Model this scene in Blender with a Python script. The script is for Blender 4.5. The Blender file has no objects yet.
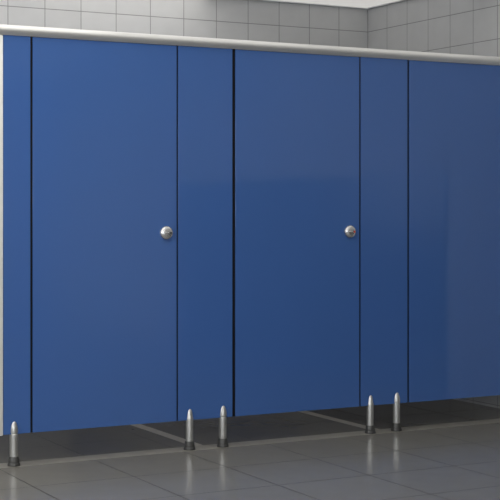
import bpy, bmesh, math
from mathutils import Vector, Matrix

S = bpy.context.scene
COL = S.collection
PI = math.pi

# ---------------------------------------------------------------- camera
cam_d = bpy.data.cameras.new('camera')
cam_d.sensor_width = 36.0
cam_d.lens = 1390 / 500 * 36.0
cam_d.shift_y = -0.082
cam_d.clip_start = 0.05
cam = bpy.data.objects.new('camera', cam_d)
cam.location = (0, -6.21, 1.195)
cam.rotation_euler = (PI / 2, 0, -math.radians(28.35))
COL.objects.link(cam)
S.camera = cam

# ---------------------------------------------------------------- world + exposure
w = bpy.data.worlds.new('world')
S.world = w
w.use_nodes = True
w.node_tree.nodes['Background'].inputs[0].default_value = (0.9, 0.95, 1, 1)
w.node_tree.nodes['Background'].inputs[1].default_value = 0.3
S.view_settings.view_transform = 'Standard'
S.view_settings.look = 'None'
S.view_settings.gamma = 1.0
S.view_settings.use_curve_mapping = False
S.view_settings.exposure = 0.4

# backlit ceiling panels, added as fill except the visible corner one: x, y, emission strength
LAMPS = []
for _i, _x in enumerate((4.665, 3.45, 2.235, 1.02, -0.195, -1.41)):
    LAMPS.append((_x, 1.24, (0.38, 1.5, 1.4, 0.5, 0.15, 0.1)[_i]))
    LAMPS.append((_x, -0.16, (0.6, 0.8, 1.5, 1.5, 1.2, 1.2)[_i]))
    LAMPS.append((_x, -1.46, (0.35, 0.7, 1.5, 2.2, 2.0, 1.6)[_i]))
    LAMPS.append((_x, -2.76, (0.4, 0.5, 0.6, 0.8, 0.8, 0.8)[_i]))
LAMPS += [(2.6, -6.2, 5.0), (2.6, -7.45, 5.0)]  # unseen pair added to brighten the far end of the room
LAMP_COL = (1.0, 0.97, 0.92)
WINDOW = 3.2                          # glow of the unseen windows added for fill light

# ---------------------------------------------------------------- room dimensions
XR, YB, ZC = 5.27, 1.845, 2.585      # right wall, back wall, ceiling
XL, YF = -2.6, -8.2                  # left wall, wall behind the camera
TOP, BOT = 2.009, 0.148                # panel top and bottom
TH = 0.013                           # panel thickness

# ---------------------------------------------------------------- materials
def mat(name, color, rough=0.5, metal=0.0, spec=0.5, noise=0.0, nscale=40.0, bump=0.0, coat=0.0):
    m = bpy.data.materials.new(name)
    m.use_nodes = True
    nt = m.node_tree
    b = nt.nodes['Principled BSDF']
    b.inputs['Roughness'].default_value = rough
    b.inputs['Metallic'].default_value = metal
    b.inputs['Specular IOR Level'].default_value = spec
    if coat:
        b.inputs['Coat Weight'].default_value = coat
        b.inputs['Coat Roughness'].default_value = 0.08
    tc = nt.nodes.new('ShaderNodeTexCoord')
    nz = nt.nodes.new('ShaderNodeTexNoise')
    nz.inputs['Scale'].default_value = nscale
    nz.inputs['Detail'].default_value = 4
    nt.links.new(tc.outputs['Object'], nz.inputs['Vector'])
    mx = nt.nodes.new('ShaderNodeMix')
    mx.data_type = 'RGBA'
    c = Vector(color)
    mx.inputs[6].default_value = (*(c * (1 - noise)), 1)
    mx.inputs[7].default_value = (*(c * (1 + noise)), 1)
    nt.links.new(nz.outputs['Fac'], mx.inputs[0])
    nt.links.new(mx.outputs[2], b.inputs['Base Color'])
    if bump:
        bp = nt.nodes.new('ShaderNodeBump')
        bp.inputs['Strength'].default_value = bump
        bp.inputs['Distance'].default_value = 0.001
        nt.links.new(nz.outputs['Fac'], bp.inputs['Height'])
        nt.links.new(bp.outputs['Normal'], b.inputs['Normal'])
    return m

def tile_mat(name, axes, origin, tw, th, tile, grout, mortar, rough, spec=0.5, var=0.03, smooth=0.3):
    """square-laid tiles; axes = the two object axes that run across the tiling"""
    m = bpy.data.materials.new(name)
    m.use_nodes = True
    nt = m.node_tree
    N, L = nt.nodes, nt.links
    b = N['Principled BSDF']
    b.inputs['Specular IOR Level'].default_value = spec
    tc = N.new('ShaderNodeTexCoord')
    sep = N.new('ShaderNodeSeparateXYZ')
    L.new(tc.outputs['Object'], sep.inputs[0])
    comb = N.new('ShaderNodeCombineXYZ')
    for k, ax in enumerate(axes):
        sb = N.new('ShaderNodeMath')
        sb.operation = 'SUBTRACT'
        L.new(sep.outputs['XYZ'.index(ax)], sb.inputs[0])
        sb.inputs[1].default_value = origin[k] - (tw, th)[k] * 100
        L.new(sb.outputs[0], comb.inputs[k])
    br = N.new('ShaderNodeTexBrick')
    br.offset = 0.0
    br.squash = 1.0
    br.inputs['Scale'].default_value = 1.0
    br.inputs['Brick Width'].default_value = tw
    br.inputs['Row Height'].default_value = th
    br.inputs['Mortar Size'].default_value = mortar
    br.inputs['Mortar Smooth'].default_value = smooth
    br.inputs['Bias'].default_value = 0.0
    t = Vector(tile)
    br.inputs['Color1'].default_value = (*(t * (1 - var)), 1)
    br.inputs['Color2'].default_value = (*(t * (1 + var)), 1)
    br.inputs['Mortar'].default_value = (*grout, 1)
    L.new(comb.outputs[0], br.inputs['Vector'])
    nz = N.new('ShaderNodeTexNoise')
    nz.inputs['Scale'].default_value = 9.0
    nz.inputs['Detail'].default_value = 6
    L.new(tc.outputs['Object'], nz.inputs['Vector'])
    mr = N.new('ShaderNodeMapRange')
    mr.inputs[3].default_value = 0.93
    mr.inputs[4].default_value = 1.07
    L.new(nz.outputs['Fac'], mr.inputs[0])
    vm = N.new('ShaderNodeVectorMath')
    vm.operation = 'SCALE'
    L.new(br.outputs['Color'], vm.inputs[0])
    L.new(mr.outputs[0], vm.inputs['Scale'])
    L.new(vm.outputs[0], b.inputs['Base Color'])
    rr = N.new('ShaderNodeMapRange')
    rr.inputs[3].default_value = rough
    rr.inputs[4].default_value = 0.9
    L.new(br.outputs['Fac'], rr.inputs[0])
    L.new(rr.outputs[0], b.inputs['Roughness'])
    inv = N.new('ShaderNodeMath')
    inv.operation = 'SUBTRACT'
    inv.inputs[0].default_value = 1.0
    L.new(br.outputs['Fac'], inv.inputs[1])
    bp = N.new('ShaderNodeBump')
    bp.inputs['Strength'].default_value = 0.4
    bp.inputs['Distance'].default_value = 0.0015
    L.new(inv.outputs[0], bp.inputs['Height'])
    L.new(bp.outputs['Normal'], b.inputs['Normal'])
    return m

def emit_mat(name, color, strength):
    m = bpy.data.materials.new(name)
    m.use_nodes = True
    b = m.node_tree.nodes['Principled BSDF']
    b.inputs['Base Color'].default_value = (0.6, 0.6, 0.6, 1)
    b.inputs['Emission Color'].default_value = (*color, 1)
    b.inputs['Emission Strength'].default_value = strength
    return m

WALL, GROUT = (0.50, 0.50, 0.495), (0.24, 0.24, 0.237)
M = dict(
    blue=mat('blue laminate', (0.045, 0.113, 0.325), 0.07, 0, 0.55, 0.02, 3.0),
    edge=mat('blue laminate edge', (0.022, 0.062, 0.21), 0.4),
    alu=mat('satin aluminium', (0.60, 0.597, 0.585), 0.36, 0.5, 0.5, 0.02, 120),
    post=mat('light anodised aluminium', (0.80, 0.80, 0.80), 0.4, 0.2, 0.5, 0.01, 120),
    steel=mat('polished steel', (0.62, 0.62, 0.62), 0.27, 0.85),
    shaft=mat('brushed steel', (0.47, 0.47, 0.46), 0.32, 0.8, 0.5, 0.03, 200),
    collar=mat('dark plastic', (0.04, 0.04, 0.039), 0.35),
    rubber=mat('black rubber', (0.004, 0.005, 0.008), 0.7, 0, 0.2),  # black painted for the shade in the door gaps
    red=mat('red enamel', (0.45, 0.03, 0.015), 0.35),
    slot=mat('dark slot', (0.01, 0.01, 0.01), 0.6),
    ceil=mat('ceiling paint', (0.86, 0.84, 0.79), 0.85, 0, 0.3, 0.01, 60),
    frame=mat('white enamel', (0.85, 0.85, 0.84), 0.4),
    navy=tile_mat('navy glazed tile', 'YZ', (-0.94, 0.02), 0.2, 0.2, (0.03, 0.035, 0.05), (0.05, 0.05, 0.05), 0.003, 0.2),
    wall_xz=tile_mat('wall tile facing front', 'XZ', (XR, 0.016), 0.2345, 0.2, WALL, GROUT, 0.0028, 0.4, 0.4, 0.015),
    wall_yz=tile_mat('wall tile facing side', 'YZ', (YB, 0.016), 0.236, 0.2, WALL, GROUT, 0.0028, 0.4, 0.4, 0.015),
    sill=mat('worn pale stone', (0.245, 0.235, 0.21), 0.3, 0, 0.25, 0.12, 30),  # light along the cubicle fronts, put into the strip colour
    stone=mat('pale stone', (0.37, 0.35, 0.31), 0.3, 0, 0.25, 0.15, 30),  # light under the dividers, put into a paler strip colour
    floor=tile_mat('floor tile', 'XY', (2.02, -0.5), 0.471, 0.471, (0.188, 0.181, 0.163), (0.045, 0.044, 0.04), 0.004, 0.2, 0.25, 0.02),
)

# ---------------------------------------------------------------- helpers
def obj(name, bm, m, parent=None, smooth=False):
    bmesh.ops.recalc_face_normals(bm, faces=bm.faces[:])
    me = bpy.data.meshes.new(name)
    bm.to_mesh(me)
    bm.free()
    me.materials.append(m)
    if smooth:
        for p in me.polygons:
            p.use_smooth = True
        me.set_sharp_from_angle(angle=math.radians(35))
    o = bpy.data.objects.new(name, me)
    COL.objects.link(o)
    o.parent = parent
    return o

def box(bm, x0, x1, y0, y1, z0, z1, bev=0.0):
    vs = [bm.verts.new(p) for p in ((x0, y0, z0), (x1, y0, z0), (x1, y1, z0), (x0, y1, z0),
                                    (x0, y0, z1), (x1, y0, z1), (x1, y1, z1), (x0, y1, z1))]
    fs = [bm.faces.new([vs[i] for i in f]) for f in
          ((0, 1, 2, 3), (4, 5, 6, 7), (0, 1, 5, 4), (1, 2, 6, 5), (2, 3, 7, 6), (3, 0, 4, 7))]
    if bev:
        es = list({e for f in fs for e in f.edges})
        bmesh.ops.bevel(bm, geom=es, offset=bev, segments=2, profile=0.5, affect='EDGES')
    return bm

def boxes(*bs, bev=0.0):
    bm = bmesh.new()
    for b in bs:
        box(bm, *b, bev=bev)
    return bm

def lathe(profile, seg=32, axis='Z', c=(0, 0, 0)):
    """profile: (radius, height) pairs; axis Z goes up, axis Y goes towards the viewer (-Y)"""
    bm = bmesh.new()
    rings = []
    for r, h in profile:
        ring = []
        n = 1 if r < 1e-6 else seg
        for i in range(n):
            a = 2 * PI * i / seg
            p = (r * math.cos(a), r * math.sin(a), h) if axis == 'Z' else (r * math.cos(a), -h, r * math.sin(a))
            ring.append(bm.verts.new([p[k] + c[k] for k in range(3)]))
        rings.append(ring)
    for a, b in zip(rings, rings[1:]):
        for i in range(seg):
            j = (i + 1) % seg
            if len(a) == 1 and len(b) == 1:
                break
            if len(a) == 1:
                bm.faces.new((a[0], b[i], b[j]))
            elif len(b) == 1:
                bm.faces.new((a[i], a[j], b[0]))
            else:
                bm.faces.new((a[i], a[j], b[j], b[i]))
    for r in (rings[0], rings[-1]):
        if len(r) > 1:
            bm.faces.new(r)
    return bm

def extrude_x(section, x0, x1):
    """closed (y, z) outline run along x"""
    bm = bmesh.new()
    a = [bm.verts.new((x0, y, z)) for y, z in section]
    b = [bm.verts.new((x1, y, z)) for y, z in section]
    n = len(section)
    for i in range(n):
        bm.faces.new((a[i], a[(i + 1) % n], b[(i + 1) % n], b[i]))
    bm.faces.new(a)
    bm.faces.new(b)
    return bm

def tag(o, label, cat, group=None):
    o['label'] = label
    o['category'] = cat
    if group:
        o['group'] = group
    return o

def thing(name, label, cat, loc, group=None):
    o = bpy.data.objects.new(name, None)
    o.empty_display_size = 0.1
    o.location = loc
    COL.objects.link(o)
    return tag(o, label, cat, group)

def struct(name, bm, m):
    o = obj(name, bm, m)
    o['kind'] = 'structure'
    return o

def copy_tree(o, parent=None):
    c = o.copy()
    COL.objects.link(c)
    c.parent = parent
    for ch in [k for k in COL.objects if k.parent == o]:
        copy_tree(ch, c)
    return c

# ---------------------------------------------------------------- the room
T = 0.1
struct('floor', boxes((XL - T, XR + T, YF - T, YB + T, -0.1, 0.0)), M['floor'])
struct('ceiling', boxes((XL - T, XR + T, YF - T, YB + T, ZC, ZC + 0.1)), M['ceil'])
struct('wall_back', boxes((XL - T, XR + T, YB, YB + T, 0, ZC)), M['wall_xz'])
struct('wall_right', boxes((XR, XR + T, YF, YB, 0, ZC)), M['wall_yz'])
struct('wall_left', boxes((XL - T, XL, YF, YB, 0, ZC)), M['wall_yz'])
struct('wall_front', boxes((XL - T, XR + T, YF - T, YF, 0, ZC)), M['wall_xz'])
# dark tiled dado on the side wall in front of the cubicles: it mirrors in the doors
struct('trim_1', boxes((XR - 0.012, XR, -4.89, -0.94, 0, 1.42), bev=0.002), M['navy'])

# unseen glowing window added in the left wall as fill light
wy0, wy1, wz0, wz1 = -5.4, -0.6, 0.9, 2.35
win = struct('window_1', boxes((XL, XL + 0.04, wy0, wy1, wz0, wz0 + 0.06), (XL, XL + 0.04, wy0, wy1, wz1 - 0.06, wz1),
                               *[(XL, XL + 0.04, y - 0.03, y + 0.03, wz0 + 0.06, wz1 - 0.06)
                                 for y in (wy0 + 0.03, wy0 + 1.6, wy0 + 3.2, wy1 - 0.03)]), M['frame'])
obj('window_pane', boxes((XL + 0.005, XL + 0.015, wy0 + 0.02, wy1 - 0.02, wz0 + 0.02, wz1 - 0.02)),
    emit_mat('frosted daylight glass', (0.93, 0.97, 1.0), WINDOW), win)

wx0, wx1 = -2.4, 1.2  # second unseen window, added behind the camera to brighten the fronts
win = struct('window_2', boxes((wx0, wx1, YF, YF + 0.04, wz0, wz0 + 0.06), (wx0, wx1, YF, YF + 0.04, wz1 - 0.06, wz1),
                               *[(x - 0.03, x + 0.03, YF, YF + 0.04, wz0 + 0.06, wz1 - 0.06)
                                 for x in (wx0 + 0.03, wx0 + 1.2, wx0 + 2.4, wx1 - 0.03)]), M['frame'])
obj('window_pane', boxes((wx0 + 0.02, wx1 - 0.02, YF + 0.005, YF + 0.015, wz0 + 0.02, wz1 - 0.02)),
    emit_mat('frosted daylight glass', (0.93, 0.97, 1.0), WINDOW * 1.6), win)

# light on the floor painted as pale strips under fronts and inner dividers
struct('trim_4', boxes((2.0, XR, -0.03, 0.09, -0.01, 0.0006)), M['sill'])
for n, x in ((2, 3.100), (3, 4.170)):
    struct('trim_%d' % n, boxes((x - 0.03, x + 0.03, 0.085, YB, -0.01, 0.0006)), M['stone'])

# ---------------------------------------------------------------- cubicle fronts
def foot(parent, x, ringed):
    """bullet-nosed steel leg that clamps the panel's lower edge"""
    y = TH / 2
    if ringed:
        prof = [(0.018, 0.03), (0.0195, 0.05), (0.0195, 0.146), (0.0172, 0.149), (0.0172, 0.152), (0.0195, 0.155),
                (0.0190, 0.170), (0.0170, 0.184), (0.0140, 0.195), (0.0105, 0.203), (0.0060, 0.2075), (0, 0.209)]
    else:
        prof = [(0.018, 0.03), (0.0188, 0.05), (0.0188, 0.152), (0.0183, 0.158), (0.0165, 0.163),
                (0.0155, 0.175), (0.0135, 0.188), (0.0105, 0.198), (0.0060, 0.204), (0, 0.2055)]
    f = obj('foot', lathe(prof, 36, 'Z', (x, y, 0)), M['shaft'], parent, True)
    cp = [(0.029, 0.0), (0.030, 0.003), (0.0285, 0.010), (0.0255, 0.016), (0.0265, 0.020), (0.0245, 0.026),
          (0.0235, 0.040), (0.0215, 0.043), (0.019, 0.043)]
    c = obj('foot_collar', lathe(cp, 36, 'Z', (x, y, 0)), M['collar'], f, True)
    c['label'] = 'dark flared collar on the floor'
    return f

def pilaster(name, label, x0, x1, feet, seals):
    cx = (x0 + x1) / 2
    t = thing(name, label, 'panel', (cx, 0, 0), 'fixed front panels of the cubicle row')
    obj('panel', boxes((x0 - cx, x1 - cx, 0, TH, BOT, TOP), bev=0.0006), M['blue'], t)
    for fx, ringed in feet:
        foot(t, fx - cx, ringed)
    for a, b in seals:                              # black strip standing in for the shade in each door gap
        s = obj('door_seal', boxes((a - cx, b - cx, 0.005, TH - 0.001, BOT + 0.001, TOP - 0.001)), M['rubber'], t)
        s['label'] = 'black rubber strip in the door joint'
    return t

pilaster('cubicle_panel', 'narrow blue panel beside the aluminium post at the left end', 2.0525, 2.1835,
         [(2.105, True)], [(2.1835, 2.195)])
pilaster('cubicle_panel', 'blue fixed panel between the leftmost door and the middle door, on two steel feet', 2.948, 3.250,
         [(3.013, False), (3.199, True)], [(2.9395, 2.948), (3.250, 3.2675)])
pilaster('cubicle_panel', 'blue fixed panel between the middle door and the rightmost door, on two steel feet', 4.019, 4.318,
         [(4.082, False), (4.251, True)], [(4.0095, 4.019), (4.318, 4.3295)])
pilaster('cubicle_panel', 'blue end panel against the tiled side wall, beyond the rightmost door', 5.078, XR - 0.002,
         [(5.16, False)], [(5.0735, 5.078)])

def door(x0, x1, label):
    t = thing('cubicle_door', label, 'door', (x0, 0, 0), 'blue cubicle doors')
    wd = x1 - x0
    obj('door_leaf', boxes((0, wd, 0, TH, BOT, TOP - 0.008), bev=0.0006), M['blue'], t)
    return t

def lock(parent, x, z, red):
    """round turn-knob with a raised grip and a small status window"""
    prof = [(0.029, 0.0), (0.0335, 0.001), (0.034, 0.006), (0.033, 0.011), (0.030, 0.016),
            (0.0245, 0.0195), (0.0150, 0.0215), (0.0, 0.022)]
    k = obj('lock_knob', lathe(prof, 40, 'Y', (x, 0, z)), M['steel'], parent, True)
    k['label'] = 'round steel lock knob'
    g = obj('thumb_grip', boxes((x - 0.020, x + 0.009, -0.0265, -0.018, z - 0.0055, z + 0.0035), bev=0.003), M['steel'], k, True)
    ind = boxes((x + 0.0115, x + 0.0235, -0.0225, -0.012, z - 0.006, z + 0.005), bev=0.002)
    i = obj('lock_indicator', ind, M['red'] if red else M['slot'], k, True)
    i['label'] = 'red status window' if red else 'dark status window'

d1 = door(2.1955, 2.939, 'leftmost blue cubicle door, its lock knob with a dark status window')
lock(d1, 2.881 - 2.1955, 1.078, False)
d2 = door(3.268, 4.009, 'middle blue cubicle door, its lock knob with a red status window')
lock(d2, 3.948 - 3.268, 1.076, True)
d3 = door(4.330, 5.073, 'rightmost blue cubicle door, cut off by the right edge of the photo')
lock(d3, 5.014 - 4.330, 1.077, False)

# aluminium corner post at the left end
bm = boxes((2.006, 2.0505, -0.006, 0.036, BOT - 0.004, TOP - 0.008), bev=0.006)
tag(obj('corner_post', bm, M['post'], None, True),
    'upright aluminium corner post at the left end of the blue cubicles', 'post')

# head rail: rounded aluminium section over all the fronts
sec = [(0.034, 2.002), (0.034, 2.046)]
cy, cz, ry, rz = 0.010, 2.027, 0.034, 0.024
for k in range(0, 25):
    a = math.radians(88 + 142 * k / 24)
    sec.append((cy + ry * math.cos(a), cz + rz * math.sin(a)))
sec += [(-0.006, 2.002), (-0.002, 2.002), (-0.002, 2.0105), (0.016, 2.0105), (0.016, 2.002)]
rail = obj('head_rail', extrude_x(sec, 2.006, XR - 0.001), M['alu'], None, True)
tag(rail, 'long rounded aluminium head rail running along the top of the blue cubicles', 'rail')

# dividers between the cubicles
for x, lab in ((2.036, 'blue side panel closing the left end of the cubicle row'),
               (3.100, 'blue dividing panel behind the fixed panel left of the middle door'),
               (4.170, 'blue dividing panel behind the fixed panel right of the middle door')):
    y0 = 0.037 if x < 2.1 else TH + 0.0005
    tag(obj('divider_panel', boxes((x - TH / 2, x + TH / 2, y0, YB - 0.001, BOT, TOP), bev=0.001), M['blue']),
        lab, 'panel', 'dividing panels inside the cubicle row')

# ---------------------------------------------------------------- ceiling lights, mostly added fill
def ceiling_light(x, y, strength):
    """large backlit panel in a thin white frame, set just under the ceiling"""
    t = thing('ceiling_light', 'large square backlit ceiling panel in a thin white frame', 'lamp', (x, y, ZC), 'square ceiling lights')
    h, f = 0.6, 0.02
    obj('light_frame', boxes((-h, h, -h, -h + f, -0.012, 0), (-h, h, h - f, h, -0.012, 0),
                             (-h, -h + f, -h + f, h - f, -0.012, 0), (h - f, h, -h + f, h - f, -0.012, 0)), M['frame'], t)
    obj('light_diffuser', boxes((-h + f, h - f, -h + f, h - f, -0.006, 0)), emit_mat('opal diffuser', LAMP_COL, strength), t)

for x, y, st in LAMPS:
    ceiling_light(x, y, st)
